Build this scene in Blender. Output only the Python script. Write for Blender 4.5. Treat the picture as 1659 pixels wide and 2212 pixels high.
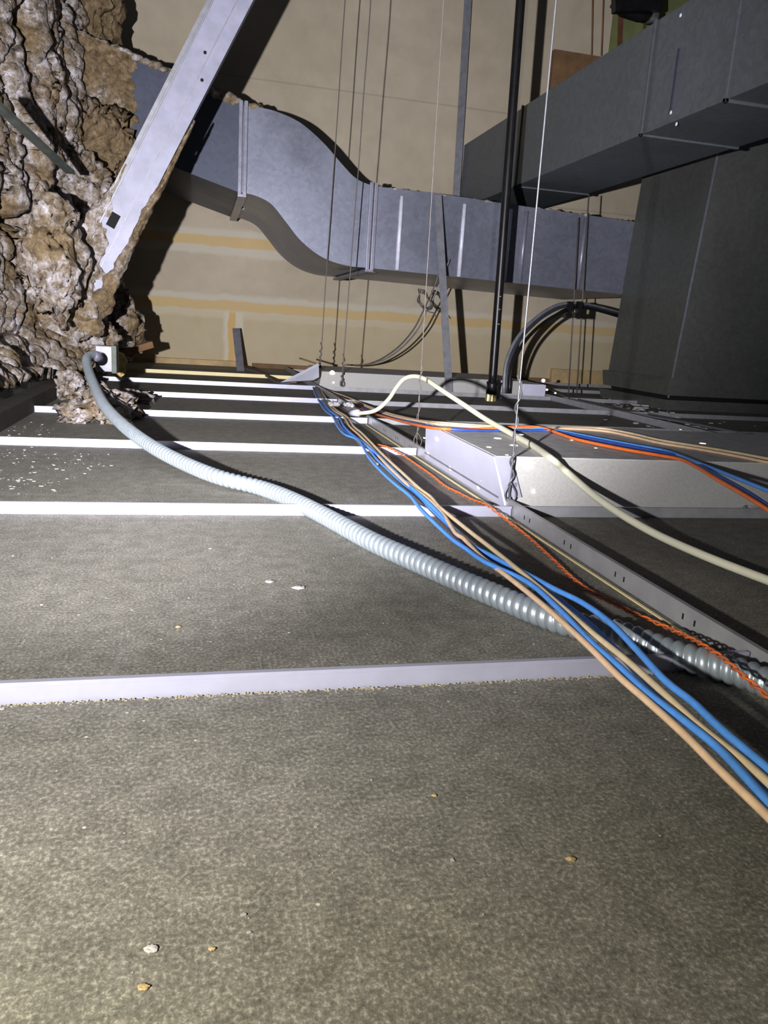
import bpy, bmesh, math, random
from mathutils import Vector, Matrix, noise
random.seed(7)
S = bpy.context.scene
COL = S.collection
for o in list(bpy.data.objects): bpy.data.objects.remove(o)

# ------------------------------------------------------------------ camera
F, CX, CY, H = 1661.0, 829.5, 1106.0, 0.3125
def _dir(x, y):
    return Vector((x-CX, -(y-CY), -F)).normalized()
vy = _dir(430, 680); vx = _dir(7140, 1120)
vx = (vx - vy*vx.dot(vy)).normalized(); vz = vx.cross(vy)
R = Matrix((vx, vy, vz))               # world = R @ camera
cam_d = bpy.data.cameras.new('camera'); cam = bpy.data.objects.new('camera', cam_d); COL.objects.link(cam)
cam_d.sensor_fit = 'HORIZONTAL'; cam_d.sensor_width = 36; cam_d.lens = 36*F/1659; cam_d.clip_start = .01
cam.matrix_world = Matrix.Translation((0, 0, H)) @ R.to_4x4()
S.camera = cam
def ray(x, y): return R @ Vector((x-CX, -(y-CY), -F))
def G(x, y, z=0.0):
    r = ray(x, y); t = (z-H)/r.z; return Vector((r.x*t, r.y*t, z))
def W(x, y, Y):
    r = ray(x, y); t = Y/r.y; return Vector((r.x*t, Y, H+r.z*t))
def SX(x, y, X):
    r = ray(x, y); t = X/r.x; return Vector((X, r.y*t, H+r.z*t))

# ------------------------------------------------------------------ world, light, exposure
w = bpy.data.worlds.new('world'); S.world = w; w.use_nodes = True
w.node_tree.nodes['Background'].inputs[0].default_value = (.75, .8, 1, 1)
w.node_tree.nodes['Background'].inputs[1].default_value = .02
LP = Vector((-.30, .02, .315))          # the hand torch held left of the lens
def spot(name, energy, size, blend, color, aim, rad=.012):
    d = bpy.data.lights.new(name, 'SPOT'); d.energy = energy; d.spot_size = math.radians(size)
    d.spot_blend = blend; d.color = color; d.shadow_soft_size = rad
    o = bpy.data.objects.new(name, d); COL.objects.link(o); o.location = LP
    o.rotation_euler = (aim-LP).to_track_quat('-Z', 'Y').to_euler()
spot('torch_beam', 420, 75, 1.0, (.96, .95, 1), W(700, 330, 5.2))
spot('torch_halo', 28, 96, 1.0, (.86, .87, 1), W(950, 620, 4.0))
spot('torch_spill', 18.5, 175, 1.0, (1, .95, .78), Vector((-.15, 1.0, .0)))
S.view_settings.view_transform = 'Standard'; S.view_settings.look = 'None'
S.view_settings.gamma = 1; S.view_settings.use_curve_mapping = False
S.view_settings.exposure = 0.7

# ------------------------------------------------------------------ materials
def newmat(name):
    m = bpy.data.materials.new(name); m.use_nodes = True
    nt = m.node_tree; return m, nt, nt.nodes['Principled BSDF']
def N(nt, t, **k):
    n = nt.nodes.new(t)
    for a, v in k.items(): setattr(n, a, v)
    return n
def mapped(nt, scale=(1, 1, 1)):
    tc = N(nt, 'ShaderNodeTexCoord'); mp = N(nt, 'ShaderNodeMapping'); mp.inputs['Scale'].default_value = scale
    nt.links.new(tc.outputs['Object'], mp.inputs[0]); return mp.outputs[0]
def nz(nt, vec, scale, detail=4, rough=.6):
    n = N(nt, 'ShaderNodeTexNoise'); n.inputs['Scale'].default_value = scale
    n.inputs['Detail'].default_value = detail; n.inputs['Roughness'].default_value = rough
    nt.links.new(vec, n.inputs['Vector']); return n.outputs['Fac']
def ramp(nt, fac, stops):
    r = N(nt, 'ShaderNodeValToRGB'); e = r.color_ramp.elements
    while len(e) < len(stops): e.new(.5)
    for i, (p, c) in enumerate(stops):
        e[i].position = p; e[i].color = (c[0], c[1], c[2], 1) if hasattr(c, '__len__') else (c, c, c, 1)
    nt.links.new(fac, r.inputs[0]); return r.outputs[0]
def mix(nt, fac, a, b, mode='MIX'):
    m = N(nt, 'ShaderNodeMix', data_type='RGBA', blend_type=mode)
    for s, v in ((m.inputs[0], fac), (m.inputs[6], a), (m.inputs[7], b)):
        if hasattr(v, 'is_linked'): nt.links.new(v, s)
        elif hasattr(v, '__len__'): s.default_value = (v[0], v[1], v[2], 1)
        else: s.default_value = v
    return m.outputs[2]
def bump(nt, b, fac, strength, dist=.002):
    n = N(nt, 'ShaderNodeBump'); n.inputs['Strength'].default_value = strength; n.inputs['Distance'].default_value = dist
    nt.links.new(fac, n.inputs['Height']); nt.links.new(n.outputs[0], b.inputs['Normal'])
def simple(name, c, rough=.5, metal=0.0, var=.15, scale=30, spec=.5, bmp=0):
    m, nt, b = newmat(name); v = mapped(nt); f = nz(nt, v, scale, 5)
    lo = tuple(x*(1-var) for x in c); hi = tuple(min(1, x*(1+var)) for x in c)
    nt.links.new(ramp(nt, f, [(.3, lo), (.7, hi)]), b.inputs['Base Color'])
    b.inputs['Roughness'].default_value = rough; b.inputs['Metallic'].default_value = metal
    b.inputs['Specular IOR Level'].default_value = spec
    if bmp: bump(nt, b, f, bmp)
    return m

def tile_mat():
    m, nt, b = newmat('mineral_tile_back')
    v = mapped(nt); vs = mapped(nt, (1, .85, 1))
    fib = nz(nt, vs, 340, 6, .75); med = nz(nt, v, 42, 5, .6); big = nz(nt, v, 3.2, 3)
    base = ramp(nt, fib, [(.34, (.105, .099, .083)), (.52, (.215, .203, .172)), (.66, (.46, .43, .37))])
    base = mix(nt, .8, base, ramp(nt, med, [(.35, .72), (.65, 1.12)]), 'MULTIPLY')
    base = mix(nt, .8, base, ramp(nt, big, [(.3, .80), (.7, 1.15)]), 'MULTIPLY')
    vo = N(nt, 'ShaderNodeTexVoronoi'); vo.inputs['Scale'].default_value = 75; nt.links.new(v, vo.inputs['Vector'])
    sep = N(nt, 'ShaderNodeSeparateColor'); nt.links.new(vo.outputs['Color'], sep.inputs[0])
    pick = ramp(nt, sep.outputs[0], [(.955, 0), (.96, 1)])
    dot = ramp(nt, vo.outputs['Distance'], [(.07, 1), (.11, 0)])
    fl = mix(nt, 1.0, pick, dot, 'MULTIPLY')
    base = mix(nt, fl, base, (.62, .58, .46))
    # long pale scuffs
    sv = mapped(nt, (14, 1.1, 1)); sc = nz(nt, sv, 2.2, 6, .75)
    scm = ramp(nt, sc, [(.61, 0), (.72, .35)])
    base = mix(nt, scm, base, (.40, .39, .38))
    nt.links.new(base, b.inputs['Base Color'])
    b.inputs['Roughness'].default_value = .75; b.inputs['Specular IOR Level'].default_value = .25
    bump(nt, b, fib, .35, .0012)
    return m
def wall_mat():
    m, nt, b = newmat('gypsum_board')
    tc = N(nt, 'ShaderNodeTexCoord'); v = tc.outputs['Object']
    sp = N(nt, 'ShaderNodeSeparateXYZ'); nt.links.new(v, sp.inputs[0])
    n1 = nz(nt, v, 1.3, 3); n2 = nz(nt, v, 9, 5)
    base = ramp(nt, n1, [(.3, (.45, .385, .285)), (.7, (.53, .46, .35))])
    base = mix(nt, .35, base, ramp(nt, n2, [(.3, .75), (.7, 1.15)]), 'MULTIPLY')
    def math_(op, a, c):
        q = N(nt, 'ShaderNodeMath', operation=op)
        for s, x in ((q.inputs[0], a), (q.inputs[1], c)):
            if hasattr(x, 'is_linked'): nt.links.new(x, s)
            else: s.default_value = x
        return q.outputs[0]
    def band(axis, c, hw, soft, wob=.012):
        # wobbly position of a joint across the board
        d = math_('ABSOLUTE', math_('SUBTRACT', math_('ADD', sp.outputs[axis], math_('MULTIPLY', math_('SUBTRACT', n2, .5), wob*2)), c), 0)
        return ramp(nt, math_('DIVIDE', d, hw), [(1-soft, 1), (1.0, 0)])
    for zc in (.765, .375):
        base = mix(nt, band(2, zc, .085, .25, .03), base, (.56, .51, .41))
        base = mix(nt, band(2, zc+.005, .036, .3, .02), base, (.58, .43, .22))
    # yellower paper on the lowest board, and patches of pale joint compound
    low = ramp(nt, sp.outputs[2], [(.33, 1), (.36, 0)])
    base = mix(nt, math_('MULTIPLY', low, .45), base, (.56, .45, .25))
    # vertical joint near left
    vm = math_('MULTIPLY', band(0, .215, .07, .3, .02), low); base = mix(nt, vm, base, (.60, .54, .42))
    vm = math_('MULTIPLY', band(0, .205, .026, .3, .02), low); base = mix(nt, vm, base, (.60, .40, .17))
    # nail spots
    vo = N(nt, 'ShaderNodeTexVoronoi'); vo.inputs['Scale'].default_value = 2.6; nt.links.new(v, vo.inputs['Vector'])
    base = mix(nt, ramp(nt, vo.outputs['Distance'], [(.016, 1), (.024, 0)]), base, (.10, .07, .05))
    # thin board seams higher up
    for zc in (1.72, 1.18):
        base = mix(nt, math_('MULTIPLY', band(2, zc, .006, .4, .001), .35), base, (.25, .2, .14))
    nt.links.new(base, b.inputs['Base Color']); b.inputs['Roughness'].default_value = .85
    b.inputs['Specular IOR Level'].default_value = .2
    return m
def galv(name, c, rough=.42, metal=.55, stain=.0):
    m, nt, b = newmat(name); v = mapped(nt)
    vo = N(nt, 'ShaderNodeTexVoronoi'); vo.inputs['Scale'].default_value = 55; nt.links.new(v, vo.inputs['Vector'])
    sep = N(nt, 'ShaderNodeSeparateColor'); nt.links.new(vo.outputs['Color'], sep.inputs[0])
    big = nz(nt, v, 1.8, 7, .6); fine = nz(nt, v, 120, 5)
    col = mix(nt, .5, tuple(x*.9 for x in c), c)
    col = mix(nt, .9, ramp(nt, big, [(.3, tuple(x*.86 for x in c)), (.7, tuple(x*1.12 for x in c))]), ramp(nt, sep.outputs[0], [(0, .88), (1, 1.08)]), 'MULTIPLY')
    col = mix(nt, ramp(nt, fine, [(.60, 0), (.72, .30)]), col, tuple(min(1, x*2.2) for x in c))
    nt.links.new(col, b.inputs['Base Color']); b.inputs['Metallic'].default_value = metal
    nt.links.new(ramp(nt, big, [(.3, rough-.08), (.7, rough+.12)]), b.inputs['Roughness'])
    return m
def fire_mat(name, pale=.5):
    m, nt, b = newmat(name); v = mapped(nt)
    big = nz(nt, v, 5.5, 6, .72); med = nz(nt, v, 26, 8, .75); fine = nz(nt, v, 110, 4, .7)
    c1 = ramp(nt, med, [(.28, (.045, .030, .018)), (.38, (.15, .105, .07)), (.48, (.30, .25, .20)), (.56, (.50, .46, .47)), (.70, (.74, .70, .78))])
    c2 = ramp(nt, med, [(.32, (.07, .045, .022)), (.5, (.20, .14, .075)), (.7, (.36, .27, .17))])
    col = mix(nt, ramp(nt, big, [(pale-.07, 0), (pale+.06, 1)]), c1, c2)
    col = mix(nt, .6, col, ramp(nt, fine, [(.3, .55), (.7, 1.3)]), 'MULTIPLY')
    nt.links.new(col, b.inputs['Base Color']); b.inputs['Roughness'].default_value = .72
    b.inputs['Specular IOR Level'].default_value = .3
    ad = mix(nt, .4, med, fine); bump(nt, b, ad, .9, .012)
    return m
M = dict(
    tile=tile_mat(), wall=wall_mat(),
    tee=simple('white_grid_steel', (.43, .43, .53), .36, .25, .05, 40),
    runner=simple('grey_grid_steel', (.40, .40, .42), .38, .3, .12, 30),
    teeb=simple('cream_grid_steel', (.85, .72, .38), .5, 0, .06, 12),
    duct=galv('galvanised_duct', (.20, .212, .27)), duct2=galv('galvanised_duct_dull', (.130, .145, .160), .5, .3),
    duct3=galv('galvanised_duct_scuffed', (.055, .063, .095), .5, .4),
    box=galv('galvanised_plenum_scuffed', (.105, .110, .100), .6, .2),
    seam=galv('galvanised_edge', (.27, .27, .34), .35, .4), bead=galv('galvanised_bead', (.85, .85, 1.0), .3, .15),
    strut=simple('grey_painted_strut', (.25, .25, .33), .5, .1, .16, 14),
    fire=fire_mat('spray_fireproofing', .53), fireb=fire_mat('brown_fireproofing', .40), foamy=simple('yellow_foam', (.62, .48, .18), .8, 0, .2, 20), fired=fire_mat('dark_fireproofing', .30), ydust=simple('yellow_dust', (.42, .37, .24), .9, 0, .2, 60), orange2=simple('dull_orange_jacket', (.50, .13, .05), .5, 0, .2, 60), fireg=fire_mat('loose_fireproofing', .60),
    flange=simple('primer_steel', (.085, .10, .085), .6, .1, .3, 20),
    dark=simple('void_shade', (.035, .028, .018), .9, 0, .3, 12),  # near-black that paints the shade of the void below the beam flange
    conduit=simple('zinc_flex_conduit', (.38, .43, .47), .38, .5, .12, 60),
    blue=simple('blue_cable_jacket', (.09, .30, .80), .45, 0, .12, 90), navy=simple('navy_cable_jacket', (.03, .07, .30), .5, 0, .2, 60),
    beige=simple('peach_cable_jacket', (.72, .50, .32), .5, 0, .12, 80), beige2=simple('beige_cable_jacket', (.66, .52, .33), .5, 0, .12, 80),
    cream=simple('cream_cable_jacket', (.70, .68, .52), .45, 0, .06, 40),
    orange=simple('orange_cable_jacket', (.80, .17, .03), .45, 0, .12, 60), greyc=simple('dusty_grey_cable_jacket', (.20, .19, .20), .6, 0, .3, 90),
    black=simple('black_iron_pipe', (.012, .011, .012), .35, .3, .4, 20), blackc=simple('black_cable_jacket', (.03, .035, .045), .5, 0, .3, 40),
    brass=simple('brass', (.50, .42, .22), .4, .7, .3, 60), wire=simple('steel_wire', (.17, .17, .19), .35, .5, .15, 80),
    dwire=simple('dull_steel_wire', (.14, .12, .11), .55, .3, .2, 80), strap=simple('grey_steel_strap', (.23, .23, .26), .5, .3, .2, 25),
    white=simple('white_enamel', (.58, .58, .72), .4, .0, .05, 12), fixtop=simple('dusty_fixture_top', (.56, .55, .54), .7, 0, .2, 40),
    fixfront=simple('speckled_grey_enamel', (.46, .45, .43), .6, 0, .10, 220), tee_dull=simple('dull_grid_steel', (.34, .34, .36), .5, .2, .15, 30),
    wood=simple('raw_timber', (.50, .36, .18), .8, 0, .25, 9), woodd=simple('brown_timber', (.20, .11, .05), .85, 0, .3, 9),
    sheet=simple('pale_sheet_metal', (.50, .50, .58), .45, .1, .1, 20), slot=simple('slot_black', (.004, .004, .004), .9),
    foam=simple('grey_plaster_crumb', (.42, .40, .40), .9, 0, .3, 60), green=simple('green_painted_board', (.17, .19, .07), .7, 0, .25, 5),
    rust=simple('rust_stain', (.13, .05, .02), .8, 0, .4, 12),
)
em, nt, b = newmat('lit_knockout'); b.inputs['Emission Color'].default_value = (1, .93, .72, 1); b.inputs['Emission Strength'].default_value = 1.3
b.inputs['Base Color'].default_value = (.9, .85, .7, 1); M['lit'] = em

# ------------------------------------------------------------------ mesh helpers
def fbm(q, octs=5, gain=.5):
    a = 1; s = 0
    for i in range(octs): s += a*noise.noise(q+Vector((i*7.3, 0, 0))); q = q*2.03; a *= gain
    return s
def obj(name, bm, mat, parent=None, smooth=False):
    me = bpy.data.meshes.new(name); bmesh.ops.recalc_face_normals(bm, faces=bm.faces); bm.to_mesh(me); bm.free()
    if smooth:
        for p in me.polygons: p.use_smooth = True
    me.materials.append(M[mat]); o = bpy.data.objects.new(name, me); COL.objects.link(o)
    if parent: o.parent = parent; o.matrix_parent_inverse = Matrix.Translation(-parent.location)
    return o
def tag(o, label, cat, group=None):
    o['label'] = label; o['category'] = cat
    if group: o['group'] = group
    return o
def struct(o): o['kind'] = 'structure'; return o
def empty(name, loc, label, cat, group=None):
    o = bpy.data.objects.new(name, None); COL.objects.link(o); o.location = loc; o.empty_display_size = .05
    return tag(o, label, cat, group)
def hexa(bm, p):
    """box from 8 points: 4 of one end, then the matching 4 of the other"""
    v = [bm.verts.new(q) for q in p]
    for f in ((0, 1, 2, 3), (7, 6, 5, 4), (0, 4, 5, 1), (1, 5, 6, 2), (2, 6, 7, 3), (3, 7, 4, 0)):
        bm.faces.new([v[i] for i in f])
    return v
def box(bm, x0, x1, y0, y1, z0, z1, bev=0):
    t = bmesh.new()
    hexa(t, [Vector(q) for q in ((x0, y0, z0), (x1, y0, z0), (x1, y0, z1), (x0, y0, z1), (x0, y1, z0), (x1, y1, z0), (x1, y1, z1), (x0, y1, z1))])
    if bev:
        bmesh.ops.recalc_face_normals(t, faces=t.faces)
        bmesh.ops.bevel(t, geom=list(t.edges), offset=bev, segments=2, affect='EDGES', profile=.6)
    me = bpy.data.meshes.new('tmp'); t.to_mesh(me); t.free(); bm.from_mesh(me); bpy.data.meshes.remove(me)
def B(*a, **k):
    bm = bmesh.new(); box(bm, *a, **k); return bm
def bar(bm, a, b_, wdt, thk, up=Vector((0, 0, 1))):
    """rectangular bar from a to b; wdt across 'up x dir', thk along up"""
    d = (b_-a).normalized(); s = d.cross(up).normalized(); u = s.cross(d).normalized()
    q = [s*(-wdt/2)+u*(-thk/2), s*(wdt/2)+u*(-thk/2), s*(wdt/2)+u*(thk/2), s*(-wdt/2)+u*(thk/2)]
    hexa(bm, [a+x for x in q]+[b_+x for x in q])
def smoothpath(pts, step=.01):
    pts = [Vector(p) for p in pts]
    if len(pts) < 3:
        n = max(2, int((pts[1]-pts[0]).length/step)); return [pts[0].lerp(pts[1], i/n) for i in range(n+1)]
    P = [pts[0]*2-pts[1]]+pts+[pts[-1]*2-pts[-2]]; out = []
    for i in range(1, len(P)-2):
        a, b_, c, d = P[i-1:i+3]; n = max(1, int((c-b_).length/step))
        for k in range(n):
            t = k/n; out.append(.5*((2*b_)+(c-a)*t+(2*a-5*b_+4*c-d)*t*t+(3*b_-a-3*c+d)*t**3))
    out.append(pts[-1]); return out
def sweep(bm, path, rad, seg=8, prof=None):
    """tube along path; rad number or function(arclength, angle)"""
    n = len(path); s = 0; rings = []; up = None
    for i, p in enumerate(path):
        t = (path[min(i+1, n-1)]-path[max(i-1, 0)]).normalized()
        if i: s += (p-path[i-1]).length
        if up is None:
            up = Vector((0, 0, 1)) if abs(t.z) < .9 else Vector((1, 0, 0))
        up = (up-t*up.dot(t)).normalized(); sd = t.cross(up)
        ring = []
        for k in range(seg):
            a = 2*math.pi*k/seg; r = rad(s, a) if callable(rad) else rad
            ring.append(bm.verts.new(p+(sd*math.cos(a)+up*math.sin(a))*r))
        rings.append(ring)
    for i in range(n-1):
        for k in range(seg):
            bm.faces.new((rings[i][k], rings[i][(k+1) % seg], rings[i+1][(k+1) % seg], rings[i+1][k]))
    bm.faces.new(rings[0][::-1]); bm.faces.new(rings[-1])
def tube(name, pts, r, mat, parent=None, step=.012, seg=8):
    bm = bmesh.new(); sweep(bm, smoothpath(pts, step), r, seg); return obj(name, bm, mat, parent, True)
def cyl(bm, a, b_, r, seg=16):
    sweep(bm, [a, b_], r, seg)
def rough_blob(center, scale, sub, amp, seed, flat=None, freq=1.0):
    bm = bmesh.new(); bmesh.ops.create_icosphere(bm, subdivisions=sub, radius=1)
    for v in bm.verts:
        n = v.co.normalized(); q = n*1.6*freq+Vector((seed*3.1, seed*1.7, seed))
        k = 1+.5*amp*(fbm(q*.9, 3)*1.0-abs(noise.noise(q*1.7))*.9+.22*noise.noise(q*5)+.12*noise.noise(q*11)+.06*noise.noise(q*24))
        c = Vector((n.x*scale[0]*k, n.y*scale[1]*k, n.z*scale[2]*k))
        k2 = (scale[0]*scale[1]*scale[2])**(1/3)
        v.co = Vector(center)+c+noise.noise_vector(Vector(center)*3+c*(1.6/k2))*k2*.30+noise.noise_vector(c*(5/k2)+Vector((seed, 0, 0)))*k2*.13+noise.noise_vector(c*(14/k2)+Vector((seed, 9, 0)))*k2*.06
        if flat is not None and v.co.z < flat: v.co.z = flat+.001*noise.noise(q*5)
    return bm

# ------------------------------------------------------------------ ceiling grid: tiles and tees
TY = [.012, .615, 1.238, 1.870, 2.475, 3.07, 3.68, 4.29, 4.90, 5.2]     # cross tee rows
XL, XR = -.68, .545                                                       # runner lines
rown = ['nearest the camera', 'in the second row away', 'in the third row', 'in the fourth row', 'in the fifth row', 'in the sixth row', 'in the seventh row', 'in the eighth row', 'in the narrow last row']
tiles = [(XL, XR, 'left', r) for r in range(9)]+[(XR, XR+1.22, 'right', r) for r in range(9) if r not in (2, 6)]
for x0, x1, side, r in tiles:
    y0, y1 = TY[r], TY[r+1]
    if r == 0: y0 = -.35
    if r == 8: y0, y1 = 4.9, 5.19
    bm = B(x0+.003, x1-.003, y0+.003, y1-.003, -.016, 0, bev=.0015)
    o = obj('ceiling_tile', bm, 'tile')
    tag(o, ('bare brownish ceiling tile back %s, %s of the long runner' % (rown[r], side)), 'ceiling tile', 'ceiling tiles lying in the grid')
for r in range(2, 9):   # third column, right
    if r == 2: continue
    o = obj('ceiling_tile', B(XR+1.223, XR+2.44, TY[r]+.003, (TY[r+1] if r < 8 else 5.19)-.003, -.016, 0, bev=.0015), 'tile')
    tag(o, 'dark ceiling tile under the right hand ductwork, %s' % rown[r], 'ceiling tile', 'ceiling tiles lying in the grid')

def tee_mesh(a, b_, h=.0185, thick=.0016, bulb=.0055):
    bm = bmesh.new()
    bar(bm, a+Vector((0, 0, h/2-.012)), b_+Vector((0, 0, h/2-.012)), thick, h+.018)
    bar(bm, a+Vector((0, 0, h-.002)), b_+Vector((0, 0, h-.002)), bulb, .004)
    bar(bm, a+Vector((0, 0, -.0185)), b_+Vector((0, 0, -.0185)), .024, .002)
    return bm
tl = ['nearest the camera', 'second from the camera', 'third from the camera',
      'fourth from the camera', 'fifth from the camera', 'sixth from the camera, under the folded sheet', 'cream coloured and nearest the wall']
for k in range(1, 9):
    y = TY[k]
    if k < 8:
        ml = 'teeb' if k == 7 else 'tee'
        x0 = XL+.01
        x1 = XR-.004
        o = obj('cross_tee', tee_mesh(Vector((x0, y, 0)), Vector((x1, y, 0))), ml)
        tag(o, 'white steel cross tee left of the runner, '+tl[k-1], 'ceiling grid tee', 'cross tees left of the long runner')
    if k >= 2:
        m2 = 'tee_dull' if k != 8 else 'teeb'
        o = obj('cross_tee', tee_mesh(Vector((XR+.004, y, 0)), Vector((XR+(1.215 if k > 2 else 1.215), y, 0))), 'tee_dull')  # darker grey than the tees left of the runner
        tag(o, 'dull grey cross tee right of the runner, %s' % {2: 'along the front of the near white fixture', 3: 'behind the near white fixture', 4: 'one bay beyond the near white fixture',
            5: 'two bays beyond the near white fixture', 6: 'along the front of the far fixture', 7: 'behind the far fixture', 8: 'nearest the tan wall'}[k], 'ceiling grid tee', 'cross tees right of the long runner')
        if k >= 3:
            o = obj('cross_tee', tee_mesh(Vector((XR+1.226, y, 0)), Vector((XR+2.44, y, 0))), 'tee_dull')
            tag(o, 'shadowed cross tee under the right hand ductwork, %s' % {3: 'nearest of them', 4: 'second of them', 5: 'in front of the tall plenum box', 6: 'under the tall plenum box', 7: 'behind the plenum box', 8: 'at the tan wall'}[k], 'ceiling grid tee', 'cross tees under the ductwork')
# main runners
def runner(x, y0, y1, label, mat='runner', slots=True):
    r = empty('main_runner', (x, y0, 0), label, 'ceiling grid runner', 'main grid runners')
    hb = .0235
    bm = bmesh.new(); a, c = Vector((x, y0, 0)), Vector((x, y1, 0))
    bar(bm, a+Vector((0, 0, hb/2-.010)), c+Vector((0, 0, hb/2-.010)), .0016, hb+.018)
    web = obj('web', bm, mat, r)
    bm = bmesh.new(); bar(bm, a+Vector((0, 0, hb)), c+Vector((0, 0, hb)), .0065, .006); obj('bulb', bm, mat, r)
    bm = bmesh.new(); bar(bm, a+Vector((0, 0, -.0195)), c+Vector((0, 0, -.0195)), .024, .002); obj('bottom_flange', bm, mat, r)
    if slots:
        y = .40
        while y < 2.4:
            for dy in (0, .022):
                bm = bmesh.new(); box(bm, x-.0012, x+.0012, y+dy, y+dy+.0028, .0075, .0145); obj('slot', bm, 'slot', web)
            y += .1525
    return r
runner(XR, -.3, 5.18, 'grey slotted main runner going from the lower right past the white fixture')
runner(XR+1.22, 1.3, 5.18, 'grey main runner behind the near fixture, running towards the tall plenum box', 'tee_dull', False)
runner(XL, .3, 5.18, 'main runner in the dark along the left edge, beneath the fireproofed beam', 'tee_dull', False)
# pale joint where the tile butts the runner
o = obj('tile_edge_strip', B(XR-.0165, XR-.0125, .05, 2.44, -.003, .0015), 'teeb'); tag(o, 'thin cream strip of exposed flange beside the slotted runner', 'edge strip')
# crumbly yellow dust line along the near tee
bm = bmesh.new()
for i in range(1100):
    x = XL+.1+random.random()*1.15; y = .6115-abs(random.gauss(0, .0022)); s = .0004+random.random()*.0008
    box(bm, x, x+s*1.6, y, y+s, 0, s*.6)
o = obj('dust_line', bm, 'ydust'); tag(o, 'crumbly yellow dust gathered along the foot of the nearest white tee', 'dust'); o['kind'] = 'stuff'

# ------------------------------------------------------------------ wall and structure
WY = 5.2
o = struct(obj('wall_back', B(-2.2, 5.2, WY, WY+.12, -.1, 3.2), 'wall'))
o = obj('sill_plate', B(-.48, .30, WY-.045, WY, -.02, .035, bev=.003), 'wood'); tag(o, 'raw timber sill plate at the foot of the tan wall, left end', 'timber plate')
o = obj('sill_plate', B(.34, 2.44, WY-.04, WY, -.02, .028, bev=.003), 'woodd'); tag(o, 'brown timber sill plate behind the far fixture, at the foot of the tan wall', 'timber plate')
o = obj('sill_plate', B(2.46, 3.4, WY-.04, WY, -.02, .10, bev=.003), 'wood'); tag(o, 'orange stained timber plate at the foot of the wall beside the tall plenum box', 'timber plate')
g = struct(obj('trim_1', B(2.62, 3.6, WY-.012, WY+.01, 1.9, 3.0), 'green'))
for i, (x, y0) in enumerate([(1338, 120), (1392, 70)]):
    a = W(x+4, 8, WY-.02); c = W(x, y0, WY-.02); bm = bmesh.new(); bar(bm, a, c, .035 if i == 0 else .02, .004, Vector((0, 1, 0)))
    tag(obj('rust_run', bm, 'rust'), 'brown rust run down the green board, %s one' % ('left' if i == 0 else 'right'), 'rust stain')
# brown recessed opening, drawn as a solid board added on the wall
bm = bmesh.new()
p0 = W(1195, 108, WY-.03); p1 = W(1300, 128, WY-.03)
box(bm, p0.x, p1.x+.15, WY-.05, WY-.002, p0.z-.75, p0.z)
o = obj('recess_board', bm, 'woodd'); tag(o, 'brown board standing in for a recessed opening above the long overhead duct', 'recess stand-in')

# ------------------------------------------------------------------ S shaped duct along the wall
DY, DB = 4.05, 5.05
duct = empty('offset_duct', W(800, 580, DY), 'galvanised rectangular duct with an S shaped offset running along the tan wall', 'air duct')
def prism(top, bot, mat, name, parent, y0=DY, y1=DB):
    bm = bmesh.new(); pts = [W(x, y, DY) for x, y in top]; pb = [W(x, y, DY) for x, y in bot]
    n = len(pts); L = []
    for Y in (y0, y1):
        L.append([[bm.verts.new((q.x, Y, q.z)) for q in pts], [bm.verts.new((q.x, Y, q.z)) for q in pb]])
    for i in range(n-1):
        bm.faces.new((L[0][0][i], L[0][0][i+1], L[0][1][i+1], L[0][1][i]))
        bm.faces.new((L[1][0][i], L[1][0][i+1], L[1][1][i+1], L[1][1][i]))
        for j in (0, 1): bm.faces.new((L[0][j][i], L[0][j][i+1], L[1][j][i+1], L[1][j][i]))
    for i in (0, n-1): bm.faces.new((L[0][0][i], L[0][1][i], L[1][1][i], L[1][0][i]))
    return obj(name, bm, mat, parent)
def resamp(pts, n):
    P = smoothpath([Vector((x, y, 0)) for x, y in pts], 2.0); L = [0]
    for i in range(1, len(P)): L.append(L[-1]+(P[i]-P[i-1]).length)
    out = []; j = 0
    for k in range(n+1):
        s = L[-1]*k/n
        while j < len(L)-2 and L[j+1] < s: j += 1
        t = (s-L[j])/max(1e-6, L[j+1]-L[j]); q = P[j].lerp(P[j+1], t); out.append((q.x, q.y))
    return out
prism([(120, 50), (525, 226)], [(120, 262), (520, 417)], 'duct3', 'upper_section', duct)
prism(resamp([(526, 228), (560, 232), (600, 242), (650, 266), (700, 310), (740, 356), (770, 386), (805, 402)], 36),
      resamp([(521, 416), (550, 422), (585, 440), (615, 476), (650, 520), (695, 555), (745, 573), (797, 579)], 36), 'duct', 'offset_section', duct)
lowsec = prism([(806, 402), (940, 417), (1100, 441), (1385, 481)], [(798, 579), (928, 592), (1078, 608), (1385, 640)], 'duct', 'lower_section', duct)
for (a, c, lab) in (((526, 222), (520, 420), 'flange'), ((807, 398), (799, 583), 'flange')):
    pa, pc = W(*a, DY), W(*c, DY); bm = bmesh.new()
    for dx in (-.012, .012):
        box(bm, pa.x+dx-.009, pa.x+dx+.009, DY-.022, DY+.004, pc.z-.004, pa.z+.006, bev=.002)
    box(bm, pa.x-.02, pa.x+.02, DY-.012, DB, pc.z-.012, pc.z+.002)
    obj('flange', bm, 'seam', duct)
for (xt, yt, xb, yb) in ((868, 424, 860, 583), (1004, 441, 995, 598), (1104, 452, 1090, 607), (1138, 456, 1122, 611), (1266, 472, 1250, 625)):
    a, c = W(xt, yt, DY-.004), W(xb, yb, DY-.004); c.x = a.x
    bm = bmesh.new(); sweep(bm, [a, c], .0105, 10); obj('stiffening_bead', bm, 'bead' if xt < 1120 else 'seam', lowsec, True)
a = W(800, 586, DY); bm = bmesh.new(); bar(bm, a+Vector((-.10, .42, -.03)), a+Vector((.0, -.02, -.004)), .045, .004); obj('hanging_tab', bm, 'strap', duct)
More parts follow.
